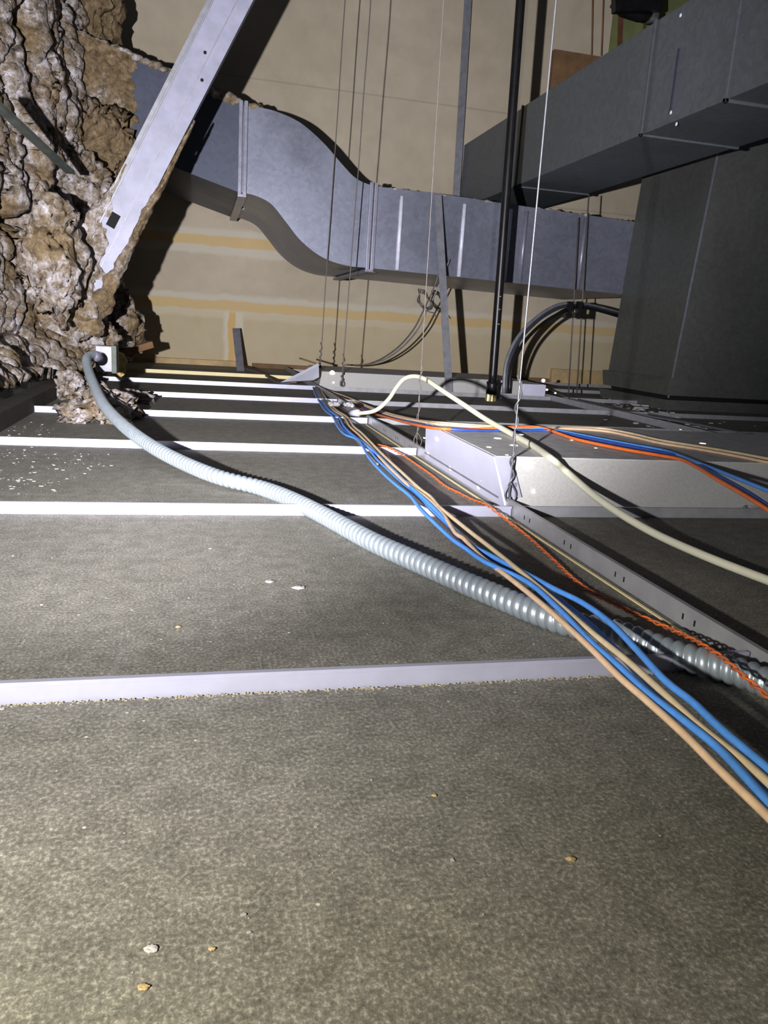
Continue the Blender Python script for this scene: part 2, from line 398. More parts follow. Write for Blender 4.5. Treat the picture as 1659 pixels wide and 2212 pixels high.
a = W(524, 424, DY+.5); bm = bmesh.new(); bar(bm, a+Vector((0, .0, .02)), a+Vector((0, 0, -.07)), .02, .012, Vector((0, 1, 0))); obj('hanging_tab', bm, 'strap', duct)
# overspray crust on the duct's left end and dust along its top
def crust(name, fn, nu, nv, mat, parent=None):
    bm = bmesh.new(); g = [[bm.verts.new(fn(i/nu, j/nv)) for j in range(nv+1)] for i in range(nu+1)]
    for i in range(nu):
        for j in range(nv): bm.faces.new((g[i][j], g[i+1][j], g[i+1][j+1], g[i][j+1]))
    return obj(name, bm, mat, parent, True)
def over(u, v):
    x = 120+u*(172+22*noise.noise(Vector((v*7, 3, 0)))+8*noise.noise(Vector((v*26, 9, 0)))); t = (x-120)/405; y = 50+t*176+v*(212-21*t)
    q = W(x, y, DY); k = 1-u; edge = min(1, (1-u)*9)
    q.y -= .003+edge*(.012+.05*k*abs(fbm(Vector((q.x*9, q.z*9, 1))))+.02*k+.012*noise.noise(Vector((q.x*40, q.z*40, 5))))
    if u >= .999: q.y = DY+.002
    return q
cr = crust('overspray_crust', over, 90, 90, 'fireb', duct); cr['label'] = 'brown fireproofing overspray on the duct face'
def topdust(name, xs, base, h, dens, seed):
    bm = bmesh.new(); rnd = random.Random(seed)
    for i in range(dens):
        t = rnd.random(); x = xs[0]+t*(xs[1]-xs[0]); y = base[0]+t*(base[1]-base[0]); q = W(x, y, DY)
        s = (.004+rnd.random()**2*h); yy = DY+rnd.random()*.10
        m = bmesh.ops.create_icosphere(bm, subdivisions=2, radius=1)
        for v in m['verts']:
            k = 1+.5*noise.noise(v.co*1.7+Vector((i, seed, 0))); v.co = Vector((q.x+v.co.x*s*1.9*k, yy+v.co.y*s*k, q.z+v.co.z*s*k+.002))
    return bm
bm = topdust('d', (170, 520), (72, 224), .022, 300, 3); o = obj('dust_ridge', bm, 'fire', None, True)
tag(o, 'ragged ridge of fireproofing crumbs along the top edge of the upper duct section', 'fireproofing debris'); o['kind'] = 'stuff'
bm = topdust('d', (525, 560), (226, 232), .016, 16, 5); o = obj('dust_ridge', bm, 'fireb', None, True); tag(o, 'small brown crumb pile on the duct top at its first flange', 'fireproofing debris'); o['kind'] = 'stuff'
bm = topdust('d', (800, 1380), (402, 480), .007, 110, 6); o = obj('dust_ridge', bm, 'fireg', None, True); tag(o, 'thin dust line along the top edge of the lower duct section', 'dust'); o['kind'] = 'stuff'

# ------------------------------------------------------------------ long overhead duct going away from the camera
BX = 1.65
big = empty('overhead_duct', (BX, 4, 1.1), 'big dull galvanised duct running overhead from the upper right corner to the tan wall', 'air duct')
zt = SX(1130, 225, BX).z; zb = SX(1570, 215, BX).z; xr = G(1659, 300, zb).x; xr2 = G(1180, 445, zb).x; XRD = (xr+xr2)/2
print('bigduct', zt, zb, xr, xr2, SX(1345, 300, BX), SX(1005, 310, BX))
yk = SX(1130, 225, BX).y; ys = SX(1570, 215, BX).y; ym = SX(1385, 292, BX).y
zt = .5*(zt+SX(1500, 0, BX).z); zb = .5*(zb+SX(1385, 291, BX).z)
for nm, y0, y1, dx in (('near_section', 1.2, ys-.003, -.004), ('middle_section', ys, ym-.003, 0), ('far_section', ym, yk-.003, 0), ('end_section', yk, 5.14, .006)):
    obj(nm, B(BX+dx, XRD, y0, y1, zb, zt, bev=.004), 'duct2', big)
for yy, t in ((ys, .010), (ym, .007), (yk, .006)):
    bm = bmesh.new(); box(bm, BX-t, BX+.004, yy-.008, yy+.008, zb-t, zt+t, bev=.002); box(bm, BX-t, XRD+t, yy-.008, yy+.008, zb-t, zb+.004, bev=.002); obj('seam_strip', bm, 'duct2', big)
for px_, py_ in ((1461, 268), (1449, 243), (1470, 33)):
    q = SX(px_, py_, BX-.004) ; bm = bmesh.new(); bmesh.ops.create_uvsphere(bm, u_segments=10, v_segments=6, radius=.007)
    for v in bm.verts: v.co = q+Vector((v.co.x*.4, v.co.y, v.co.z))
    obj('rivet', bm, 'bead', big, True)
a = SX(1468, 105, BX); c = SX(1457, 262, BX); obj('standing_seam', B(BX-.005, BX+.002, a.y-.004, a.y+.004, zb+.03, a.z), 'duct3', big)

# ------------------------------------------------------------------ tall plenum box at right
pb = empty('plenum_box', (2.28, 3.44, 0), 'tall dark scuffed sheet metal plenum box standing on the grid at the right', 'plenum box')
def taperbox(z0, z1, x0, x1, grow=0):
    def xl(z): return 2.272+.075*(z/1.18)-grow
    return [Vector((xl(z0), 3.44-grow, z0)), Vector((3.4, 3.44-grow, z0)), Vector((3.4, 3.44-grow, z1)), Vector((xl(z1), 3.44-grow, z1)),
            Vector((xl(z0)-.005, 4.05+grow, z0)), Vector((3.4, 4.05+grow, z0)), Vector((3.4, 4.05+grow, z1)), Vector((xl(z1)-.025, 4.05+grow, z1))]
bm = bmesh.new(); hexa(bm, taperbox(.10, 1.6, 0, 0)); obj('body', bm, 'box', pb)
bm = bmesh.new(); hexa(bm, taperbox(.072, .155, 0, 0, .012)); obj('skirt', bm, 'box', pb)
bm = bmesh.new(); hexa(bm, taperbox(0, .05, 0, 0, .012)); obj('base_frame', bm, 'box', pb)
bm = bmesh.new(); hexa(bm, taperbox(.045, .076, 0, 0, -.03)); obj('gap_shade', bm, 'slot', pb)  # black filler: shade of the open gap put into its colour
bm = bmesh.new(); bar(bm, Vector((2.280, 3.438, .06)), Vector((2.372, 3.438, 1.6)), .007, .008, Vector((0, 1, 0))); obj('corner_seam', bm, 'seam', pb)

# ------------------------------------------------------------------ sprinkler pipe, straps, rods
PY = 3.5
pipe = empty('sprinkler_pipe', G(1058, 868), 'black iron sprinkler drop pipe with a brass fitting at its foot', 'pipe')
bm = bmesh.new(); a, c = W(1129, -60, PY), W(1063, 832, PY); a = c+(a-c)*1.4; sweep(bm, smoothpath([a, c], .05), .0205, 18); obj('pipe', bm, 'black', pipe, True)
bm = bmesh.new(); a = W(1064, 825, PY); c = W(1061, 852, PY); sweep(bm, [a, a.lerp(c, .3), a.lerp(c, .31), c], lambda s, an: .03 if s < .015 else .026, 18); obj('coupling', bm, 'black', pipe, True)
bm = bmesh.new(); a = W(1061, 851, PY); c = W(1059, 868, PY); sweep(bm, smoothpath([a, c], .004), lambda s, an: .024+.003*math.cos(6*an), 24); obj('brass_fitting', bm, 'brass', pipe)
for px_, py_ in ((1080, 640), (1078, 668), (1077, 700)):
    q = W(px_, py_, PY-.0205); bm = bmesh.new(); box(bm, q.x-.006, q.x+.006, q.y-.001, q.y+.002, q.z-.003, q.z+.002); obj('paint_fleck', bm, 'brass', pipe)
def strap(p, q, wd, label, mat='strap', th=.003):
    bm = bmesh.new(); bar(bm, p, q, wd, th, Vector((0, 1, 0))); return tag(obj('steel_strap', bm, mat), label, 'hanger strap')
strap(W(1031, -330, 5.12), W(986, 426, 5.12)+Vector((0, 0, -.1)), .048, 'grey steel strap hanging down the wall behind the duct, left of the black pipe')
strap(W(946, 422, 3.98), W(971, 860, 3.68), .038, 'grey flat steel strap leaning in front of the lower duct section', 'strap')
strap(W(510, 710, 5.0), W(520, 804, 4.75), .045, 'short grey steel strip standing against the wall at the sill plate', 'strap', .01)
# thin hanger rods
def hanger(top, base, r, mat, label, twist=True, wob=0.0, name='hanger_wire'):
    root = empty(name, base, label, 'hanger wire')
    top = base+(top-base)*1.35; d = (top-base); L = d.length; n = 60; pts = []
    for i in range(n+1):
        t = i/n; p = base.lerp(top, t); p = p+Vector((noise.noise(Vector((t*6, base.x*9, 0)))*wob, 0, 0)); pts.append(p)
    bm = bmesh.new(); sweep(bm, pts, r, 6); obj('wire', bm, mat, root, True)
    if twist:
        bm = bmesh.new(); P = []
        hT = .19 if r < .0024 else .12; m = 150
        for i in range(m+1):
            t = i/m; b0 = base.lerp(top, t*hT/L); k = r*1.5+.002*abs(math.sin(t*5)); a = t*2*math.pi*4
            P.append(b0+Vector((math.cos(a)*k, math.sin(a)*k, 0)))
        P.append(P[-1]+Vector((-.010, 0, .030)))
        sweep(bm, P, r, 6); obj('twisted_tail', bm, mat, root, True)
        lp = [base+Vector((0, 0, .03)), base+Vector((.012, 0, .012)), base+Vector((.010, 0, -.002)), base+Vector((-.004, 0, -.002)), base+Vector((-.008, 0, .012)), base+Vector((0, 0, .03))]
        bm = bmesh.new(); sweep(bm, smoothpath(lp, .003), r, 6); obj('tie_loop', bm, mat, root, True)
    return root
b1 = Vector((.545, 1.262, .026)); hanger(W(1207, -60, 1.262), b1, .0015, 'wire', 'bright hanger wire tied to the runner at the near corner of the white fixture')
b2 = Vector((.545, 1.885, .026)); hanger(W(962, -60, 1.885), b2, .0011, 'dwire', 'thin hanger wire tied to the runner at the far corner of the white fixture')
for (xt, xb, yb, Y, lab) in ((750, 690, 803, 4.0, 'left one of two'), (806, 738, 833, 3.68, 'right one of two')):
    hanger(W(xt, -60, Y), W(xb, yb, Y), .0026, 'dwire', 'dull hanger wire in front of the S shaped duct, '+lab, True, .004)
for (x0, y0, x1, y1, lab) in ((1281, -40, 1278, 118, 'left of the two rods above the overhead duct'), (1305, -40, 1299, 120, 'right of the two rods above the overhead duct')):
    bm = bmesh.new(); sweep(bm, [W(x0, y0, 5.14), W(x1, y1, 5.14)], .005, 8); tag(obj('threaded_rod', bm, 'woodd', None, True), 'thin brown threaded rod against the wall, '+lab, 'rod')
for (xt, yt, xb, yb, lab) in ((1250, 470, 1228, 850, 'left rod behind the arching black cables'), (1272, 420, 1246, 850, 'right rod behind the arching black cables')):
    bm = bmesh.new(); sweep(bm, [W(xt, yt, 3.98), W(xb, yb, 3.90)], .004, 8); tag(obj('threaded_rod', bm, 'dwire', None, True), 'thin dark hanger rod, '+lab, 'rod')
# dark pipe clamp at top right
cl = empty('pipe_clamp', W(1375, 20, 4.6), 'dark grimy pipe clamp in front of the green board at the top edge', 'pipe clamp')
bm = bmesh.new(); sweep(bm, [W(1325, 5, 4.6), W(1345, 25, 4.6), W(1380, 36, 4.6), W(1418, 34, 4.6)], .03, 12); obj('clamp_band', bm, 'black', cl, True)
bm = bmesh.new(); sweep(bm, smoothpath([W(1410, -60, 4.6), W(1410, 50, 4.6)], .02), lambda s, a: .034+.007*math.sin(s*60+a), 14); obj('flexible_sleeve', bm, 'flange', cl, True)
bm = bmesh.new(); sweep(bm, [W(1335, -70, 4.6), W(1340, 15, 4.6)], .04, 14); obj('pipe_stub', bm, 'black', cl, True)
bm = bmesh.new(); bar(bm, W(1325, 2, 4.55), W(1425, 0, 4.55), .05, .12); obj('clamp_plate', bm, 'black', cl)

# ------------------------------------------------------------------ fireproofed column / beam at left
def smooth(a, b_, x):
    t = max(0, min(1, (x-a)/(b_-a))); return t*t*(3-2*t)
# base polyline in plan (x, y), seen from above; the crust bulges along its normal
plan = [Vector((-1.35, 2.1, 0)), Vector((-.95, 2.55, 0)), Vector((-.66, 3.25, 0)), Vector((-.52, 3.75, 0)), Vector((-.47, 4.15, 0)), Vector((-.52, 4.6, 0)), Vector((-.62, 5.19, 0))]
pl = smoothpath(plan, .02)
def mass(u, v):
    i = u*(len(pl)-1); k = min(int(i), len(pl)-2); p = pl[k].lerp(pl[k+1], i-k)
    t = (pl[k+1]-pl[k]).normalized(); n = Vector((t.y, -t.x, 0))
    s = i*.02; z = .045+v*1.97
    q = Vector((s*2.6, z*1.0, 0)); warp = Vector((noise.noise(Vector((s*2, z*2.2, 7)))*.35, noise.noise(Vector((s*2, z*2, 17)))*.3, 0))
    ridge = abs(noise.noise(Vector((s*3.4, z*.85, 3))+warp*1.3))
    ridge2 = abs(noise.noise(Vector((s*8, z*2.6, 8))+warp*2))
    crack = (1-smooth(0, .13, ridge))*.24+(1-smooth(0, .09, ridge2))*.06
    lump = fbm(Vector((s*5, z*3.4, 3)))*.05
    v1 = noise.voronoi(Vector((s*24+warp.x*4, z*17, 1)))[0]; v2 = noise.voronoi(Vector((s*60, z*50, 1)))[0]
    lump += (.4-v1[0])*.030+(.4-v2[0])*.014+noise.noise(Vector((s*55, z*50, 0)))*.009+noise.noise(Vector((s*120, z*110, 0)))*.006
    prof = .05*math.sin(z*3.0+.6)-.10*smooth(1.3, 1.9, z)+.05*smooth(.75, .2, z)
    d = lump-crack+prof
    o_ = p+n*d+Vector((0, 0, z+.02*noise.noise(Vector((s*9, z*9, 4)))))
    return o_+noise.noise_vector(o_*34)*.010+noise.noise_vector(o_*80)*.004
fm = crust('fireproofed_beam', mass, 420, 400, 'fire'); sm = fm.modifiers.new('thick', 'SOLIDIFY'); sm.thickness = .05; sm.offset = 0
tag(fm, 'thick cracked crust of spray fireproofing covering the beam at the upper left', 'fireproofed beam')
# lower pad lying on the flange
def pad(u, v):
    y = 1.75+u*1.75; x0 = -.545+.10*smooth(2.9, 3.3, y); z0 = .090-.010*(y-1.75)
    hgt = (.19+.05*math.sin(y*4)); a = v*math.pi*.55
    dep = .30*v; z = z0+hgt*math.sin(a); x = x0+.012-dep*(1-.0*v)-.02*math.sin(a*2)
    q = Vector((x*7, y*6, z*7))
    n_ = fbm(q*1.2)*.045+noise.noise(Vector((y*26, z*26, 0)))*.016+noise.noise(Vector((y*60, z*70, 9)))*.009
    ck = (1-smooth(0, .10, abs(noise.noise(Vector((y*5.2, z*2.5, 3))))))*.05
    return Vector((x+n_-ck+.01, y, max(z0-.004, z+n_*.6-ck*.3)))
pd = crust('fireproofing_pad', pad, 260, 80, 'fire'); sm = pd.modifiers.new('thick', 'SOLIDIFY'); sm.thickness = .04; sm.offset = 0
tag(pd, 'lumpy lower roll of spray fireproofing resting on the dark beam flange at left', 'fireproofing')
fl = empty('beam_flange', (-.55, 3, .04), 'dark grey green steel beam flange under the fireproofing at the left edge', 'steel beam')
bm = bmesh.new(); hexa(bm, [Vector(q) for q in ((-.95, 1.2, .066), (-.545, 1.2, .066), (-.545, 1.2, .104), (-.95, 1.2, .104), (-.95, 4.9, .008), (-.515, 4.9, .008), (-.515, 4.9, .040), (-.95, 4.9, .040))]); obj('flange', bm, 'flange', fl)
obj('void_block', B(-.56, -.475, 1.2, 4.85, .0005, .046), 'dark', fl)  # added block; darkness of the void under the flange is its colour
# thin rod stuck in the crust
bm = bmesh.new(); bar(bm, W(-30, 205, 2.35), W(152, 372, 3.05), .028, .012); tag(obj('steel_flat_bar', bm, 'flange'), 'short dull steel bar lying diagonally against the fireproofing crust at the left edge', 'steel bar')

# diagonal strut
st = empty('diagonal_strut', W(165, 640, 3.12), 'pale grey steel channel strut rising diagonally from the fireproofing to the top edge', 'steel strut')
A, C2 = W(168, 655, 3.12), W(533, -60, 3.12)
dirv = (C2-A).normalized(); sid = Vector((0, 1, 0)).cross(dirv).normalized()
if sid.x < 0: sid = -sid
def strutbar(off0, off1, y0, y1, mat, name, a=A, c=C2):
    c = c+dirv*.8
    bm = bmesh.new(); q = [sid*off0+Vector((0, y0, 0)), sid*off1+Vector((0, y0, 0)), sid*off1+Vector((0, y1, 0)), sid*off0+Vector((0, y1, 0))]
    hexa(bm, [a+x for x in q]+[c+x for x in q]); return obj(name, bm, mat, st)
sweb = strutbar(-.056, .054, .0, .004, 'strut', 'web'); strutbar(-.058, -.052, -.006, .05, 'strap', 'left_lip'); strutbar(.050, .060, -.004, .055, 'strut', 'right_lip')
strutbar(-.074, -.060, .004, .03, 'strap', 'edge_angle'); strutbar(.012, .016, -.0016, .002, 'strap', 'fold_line')
hole = A.lerp(C2, .250)+Vector((0, -.002, 0)); d2 = dirv*.026
bm = bmesh.new(); q = [sid*-.036, sid*-.004]; hexa(bm, [hole+q[0]-d2, hole+q[1]-d2, hole+q[1]+d2, hole+q[0]+d2]+[x+Vector((0, .004, 0)) for x in (hole+q[0]-d2, hole+q[1]-d2, hole+q[1]+d2, hole+q[0]+d2)]); obj('punched_hole', bm, 'slot', sweb)
for tpos, off in ((.765, -.002), (.70, .030)):
    q0 = A.lerp(C2, tpos)+sid*off; bm = bmesh.new(); sweep(bm, [q0+Vector((0, -.002, 0)), q0+Vector((0, .003, 0))], .006, 10); obj('screw_hole', bm, 'slot', sweb)
# crust on the strut's lower end and right edge
def crustbar(u, v):
    p = A.lerp(C2, -.06+u*.66); a = v*2*math.pi; fade = 1-smooth(.55, 1.0, u)
    wd = .013+.030*smooth(.45, .0, u); q = Vector((u*22, math.cos(a)*1.2, math.sin(a)*1.2))
    k = (1+.7*fbm(q*.7))*(.35+.65*fade)
    return p+sid*(.068+math.cos(a)*wd*k)+Vector((0, .018+math.sin(a)*.035*k, 0))
c_ = crust('crust_edge', crustbar, 260, 22, 'fireb', st)
def crustbase(u, v):
    p = A.lerp(C2, -.10+u*.44); a = v*2*math.pi; wd = (.075+.02*math.sin(u*9))*(1-smooth(.55, 1.0, u)*.9)
    q = Vector((u*12, math.cos(a)*1.3, math.sin(a)*1.3+4)); k = 1+.5*fbm(q*.8)
    off = -.02-.05*smooth(.3, 1, u)
    return p+sid*(off+math.cos(a)*wd*k)+Vector((0, .03+math.sin(a)*.055*k*(1-.5*smooth(.4, 1, u)), 0))
def crustleft(u, v):
    p = A.lerp(C2, -.06+u*.46); a = v*2*math.pi; q = Vector((u*20, math.cos(a)*1.2+6, math.sin(a)*1.2)); k = (1+.7*fbm(q*.8))*(1-.7*smooth(.5, 1, u))
    return p+sid*(-.066+math.cos(a)*.016*k)+Vector((0, .01+math.sin(a)*.022*k, 0))
crust('crust_edge', crustleft, 200, 20, 'fire', st)
crust('crust_foot', crustbase, 170, 60, 'fire', st)
# lumps
def lump(c, s, amp, seed, mat, label, sub=5, freq=1.0, flat=None, nm='fireproofing_clump'):
    o = obj(nm, rough_blob(c, s, sub, amp, seed, flat, freq), mat, None, True); tag(o, label, 'fireproofing clump'); return o
lump(W(258, 705, 3.9), (.11, .12, .15), .45, 2, 'fire', 'ragged slab of fireproofing bulging right of the strut foot', freq=1.3)
lump(W(205, 735, 3.35), (.085, .10, .085), .4, 5, 'fire', 'rounded pale fireproofing lump just above the junction box', freq=1.5)
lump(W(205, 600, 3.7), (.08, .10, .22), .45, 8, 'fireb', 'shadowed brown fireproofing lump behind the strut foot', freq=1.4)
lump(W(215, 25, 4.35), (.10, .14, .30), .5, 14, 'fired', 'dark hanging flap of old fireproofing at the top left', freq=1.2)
lump(W(115, 560, 2.95), (.10, .12, .20), .40, 21, 'fire', 'pale fireproofing bulge at the foot of the crust, left of the strut', freq=1.6)
g1 = G(215, 905); lump((g1.x-.005, g1.y+.02, .02), (.105, .15, .07), .6, 31, 'fireg', 'largest fallen clump of grey fireproofing lying on the tiles', flat=.0005, freq=1.7)
g1 = G(290, 868); lump((g1.x, g1.y, .012), (.075, .07, .028), .6, 37, 'fireg', 'smaller fallen fireproofing clump right of the flexible conduit', flat=.0005, freq=1.6)
g1 = G(160, 862); lump((g1.x, g1.y, .03), (.055, .08, .065), .5, 40, 'fireg', 'fallen fireproofing chunk leaning behind the largest clump', flat=.0005, freq=1.5)
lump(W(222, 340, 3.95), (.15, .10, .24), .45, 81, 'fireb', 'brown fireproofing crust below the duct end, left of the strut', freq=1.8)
lump(W(185, 430, 3.7), (.12, .10, .17), .45, 84, 'fire', 'mottled fireproofing crust behind the middle of the strut, left of it', freq=1.8)
# shard of plasterboard and yellow foam under the box
bm = bmesh.new(); a, c = W(235, 764, 3.85), W(312, 742, 3.95); bar(bm, a, c, .16, .03); tag(obj('board_shard', bm, 'woodd'), 'broken brown board shard under the bulging slab of fireproofing', 'board shard')
bm = rough_blob(W(254, 786, 3.3), (.032, .03, .05), 4, .35, 51, None, 1.0); tag(obj('foam_blob', bm, 'foamy', None, True), 'yellow expanding foam blob beside the junction box', 'foam')

# loose flakes on tiles
def flakes(n, fn, s0, s1, mat, label, seed, nm='dust_flakes'):
    rnd = random.Random(seed); bm = bmesh.new()
    for i in range(n):
        x, y = fn(rnd); q = G(x, y, .0) if y > 700 else None
        s = s0+rnd.random()**3*(s1-s0); a = rnd.random()*6.28; vs = []
        for k in range(6):
            an = a+k*math.pi/3; rr = s*(.5+rnd.random()); vs.append((q.x+math.cos(an)*rr*1.4, q.y+math.sin(an)*rr, 0))
        lo = [bm.verts.new((x_, y_, .0003)) for x_, y_, _ in vs]; hi = [bm.verts.new((x_, y_, .0003+s*.5)) for x_, y_, _ in vs]
        bm.faces.new(hi); bm.faces.new(lo[::-1])
        for k in range(6): bm.faces.new((lo[k], lo[(k+1) % 6], hi[(k+1) % 6], hi[k]))
    o = obj(nm, bm, mat); tag(o, label, 'dust'); o['kind'] = 'stuff'; return o
def cluster(cs):
    def fn(r):
        cx, cy, sx, sy = cs[int(r.random()*len(cs))]; return cx+r.gauss(0, sx), cy+r.gauss(0, sy)
    return fn
flakes(300, cluster([(40, 1000, 60, 22), (170, 998, 35, 9), (80, 1040, 50, 14), (20, 975, 40, 8), (60, 930, 40, 10)]), .0004, .0022, 'foam', 'pale dust scattered on the tile at the left edge between two tees', 11)
flakes(60, cluster([(700, 1300, 450, 90), (800, 1850, 500, 200)]), .0004, .0014, 'foam', 'fine scattered white specks on the two nearest tiles', 12)
flakes(130, cluster([(1385, 885, 30, 6), (1430, 905, 50, 8), (1340, 870, 30, 6), (1480, 925, 60, 6)]), .003, .016, 'foam', 'pale plaster crumbs strewn in front of the tall plenum box', 13)
flakes(70, cluster([(1350, 950, 150, 15)]), .001, .003, 'foam', 'tiny white specks around the near fixture top', 14)
for (x, y, s, m, lab) in ((583, 1257, .006, 'foam', 'small pale paint flake on the second tile, left of a larger one'), (645, 1270, .008, 'foam', 'pale curled paint flake in the middle of the second tile'),
                       (326, 2052, .0035, 'foam', 'white crumb at the lower left of the nearest tile'), (310, 2135, .0028, 'wood', 'yellow splinter near the bottom left of the nearest tile'),
                       (1232, 1857, .0033, 'wood', 'yellow splinter on the right half of the nearest tile'), (938, 1720, .002, 'wood', 'tiny yellow crumb in the middle of the nearest tile'), (458, 2052, .0018, 'wood', 'tiny yellow crumb at the lower left of the nearest tile'),
                       (385, 1355, .003, 'wood', 'thin yellow sliver on the second tile')):
    q = G(x, y, .0); lump((q.x, q.y, .0008), (s, s*.8, s*.22), .5, x, m, lab, 3, 1.0, .0002, 'crumb')

# torn plaster remains on the right hand tile
g1 = G(1640, 1115); lump((g1.x+.02, g1.y+.015, .003), (.07, .028, .012), .5, 60, 'foam', 'torn grey foil scrap at the right edge in front of the near fixture', 5, 1.6, .0005, 'foil_scrap')

# ------------------------------------------------------------------ light fixtures
fx = empty('light_fixture', (1.1, 1.5, 0), 'near light fixture housing with grey top and white end plate, lying in the grid', 'light fixture', 'light fixture housings')
X0, X1, Y0, Y1, ZT = .548, 1.74, 1.272, 1.80, .098
bm = bmesh.new(); hexa(bm, [Vector((X0+.0, Y0, .002)), Vector((X1, Y0, .002)), Vector((X1, Y0+.014, ZT)), Vector((X0-.028, Y0+.014, ZT)), Vector((X0+.0, Y1, .002)), Vector((X1, Y1, .002)), Vector((X1, Y1-.06, ZT)), Vector((X0-.022, Y1-.06, ZT))])
hous = obj('housing', bm, 'fixfront', fx)
bm = bmesh.new(); hexa(bm, [Vector((X0-.026, Y0+.012, ZT)), Vector((X1, Y0+.012, ZT)), Vector((X1, Y0+.012, ZT+.002)), Vector((X0-.026, Y0+.012, ZT+.002)), Vector((X0-.02, Y1-.05, ZT)), Vector((X1, Y1-.05, ZT)), Vector((X1, Y1-.05, ZT+.002)), Vector((X0-.02, Y1-.05, ZT+.002))]); topc = obj('top_cover', bm, 'fixtop', fx)
bm = bmesh.new(); hexa(bm, [Vector((X0-.004, Y0-.001, .004)), Vector((X0, Y0-.001, .004)), Vector((X0-.028, Y0+.012, ZT+.001)), Vector((X0-.032, Y0+.012, ZT+.001)), Vector((X0-.004, Y1, .004)), Vector((X0, Y1, .004)), Vector((X0-.022, Y1-.06, ZT+.001)), Vector((X0-.026, Y1-.06, ZT+.001))])
ep = obj('end_plate', bm, 'white', fx)
bm = bmesh.new(); hexa(bm, [Vector((X0-.030, Y0+.009, ZT)), Vector((X0+.003, Y0+.009, ZT)), Vector((X0+.024, Y0-.004, .028)), Vector((X0-.006, Y0-.004, .028)), Vector((X0-.030, Y0+.012, ZT)), Vector((X0+.003, Y0+.012, ZT)), Vector((X0+.024, Y0, .028)), Vector((X0-.006, Y0, .028))]); obj('corner_tab', bm, 'tee', fx)
bm = bmesh.new(); box(bm, X0+.006, X0+.014, Y0-.001, Y0+.003, .046, .054); obj('screw', bm, 'strap', ep)
bm = bmesh.new(); box(bm, X0-.012, X0-.006, Y0+.02, Y1-.02, .020, .023); obj('end_plate_fold', bm, 'strap', fx)
def lit(px_, w_, h_, mode):
    bm = bmesh.new()
    if mode == 'end':      # on the sloping end plate
        x, y = px_; q = None
        r = ray(x, y); n0 = Vector((X0-.004, 0, .004)); e1 = Vector((-.025, 0, ZT)); nrm = Vector((0, 1, 0)).cross(e1).normalized()
        t = (n0-Vector((0, 0, H))).dot(nrm)/r.dot(nrm); q = Vector((0, 0, H))+r*t; e1.normalize()
        c = [q+Vector((0, -w_, 0))-e1*h_, q+Vector((0, w_, 0))-e1*h_, q+Vector((0, w_, 0))+e1*h_, q+Vector((0, -w_, 0))+e1*h_]
        hexa(bm, [k+Vector((-.0012, 0, 0)) for k in c]+[k+Vector((.002, 0, 0)) for k in c])
    elif mode == 'top':
        q = G(*px_, ZT+.0022); sweep(bm, [q, q+Vector((0, 0, .0006))], w_, 12)
    else:
        q = W(*px_, Y0+.006); 
        dy = .014*(q.z/ZT); box(bm, q.x-w_, q.x+w_, Y0+dy-.003, Y0+dy+.003, q.z-h_, q.z+h_)
    obj('lit_knockout', bm, 'lit', {'end': ep, 'top': topc}.get(mode, hous))
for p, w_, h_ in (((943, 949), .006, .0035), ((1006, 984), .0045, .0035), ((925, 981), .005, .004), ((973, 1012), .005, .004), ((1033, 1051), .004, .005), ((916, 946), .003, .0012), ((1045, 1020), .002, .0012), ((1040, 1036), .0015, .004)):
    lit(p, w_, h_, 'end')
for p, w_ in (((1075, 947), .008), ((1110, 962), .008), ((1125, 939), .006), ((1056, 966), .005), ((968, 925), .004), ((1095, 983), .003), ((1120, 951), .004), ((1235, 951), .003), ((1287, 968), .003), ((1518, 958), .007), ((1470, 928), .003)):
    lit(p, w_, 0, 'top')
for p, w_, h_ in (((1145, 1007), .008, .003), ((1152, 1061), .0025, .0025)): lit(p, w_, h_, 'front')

f2 = empty('light_fixture', (1.3, 4.0, 0), 'far light fixture housing by the tan wall, seen beyond the folded sheet', 'light fixture', 'light fixture housings')
xa = .56; xb = 1.76
bm = bmesh.new(); hexa(bm, [Vector((xa, 3.70, .0)), Vector((xb-.14, 3.70, .0)), Vector((xb-.14, 3.74, .085)), Vector((xa+.02, 3.74, .085)), Vector((xa, 4.28, .0)), Vector((xb-.14, 4.28, .0)), Vector((xb-.14, 4.24, .085)), Vector((xa+.02, 4.24, .085))]); obj('housing', bm, 'fixfront', f2)
obj('wiring_cover', B(xb-.14, xb-.012, 3.72, 4.27, .003, .075, bev=.004), 'white', f2)
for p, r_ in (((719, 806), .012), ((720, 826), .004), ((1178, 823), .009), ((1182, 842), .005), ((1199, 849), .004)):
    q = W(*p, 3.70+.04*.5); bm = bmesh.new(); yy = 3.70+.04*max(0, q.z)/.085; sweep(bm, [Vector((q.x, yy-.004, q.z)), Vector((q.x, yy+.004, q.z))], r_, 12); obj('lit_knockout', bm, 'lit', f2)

# folded pale sheet standing where the cables emerge
P = [W(606, 826, 3.70), W(688, 784, 3.66), W(689, 815, 3.62), W(676, 822, 3.60)]
bm = bmesh.new(); v = [bm.verts.new(p) for p in P]; v2 = [bm.verts.new(p+Vector((.002, .004, 0))) for p in P]
bm.faces.new(v); bm.faces.new(v2[::-1])
for i in range(4): bm.faces.new((v[i], v[(i+1) % 4], v2[(i+1) % 4], v2[i]))
tag(obj('folded_sheet', bm, 'sheet'), 'pale folded sheet metal flap pointing up where the cable bundle emerges', 'sheet metal flap')
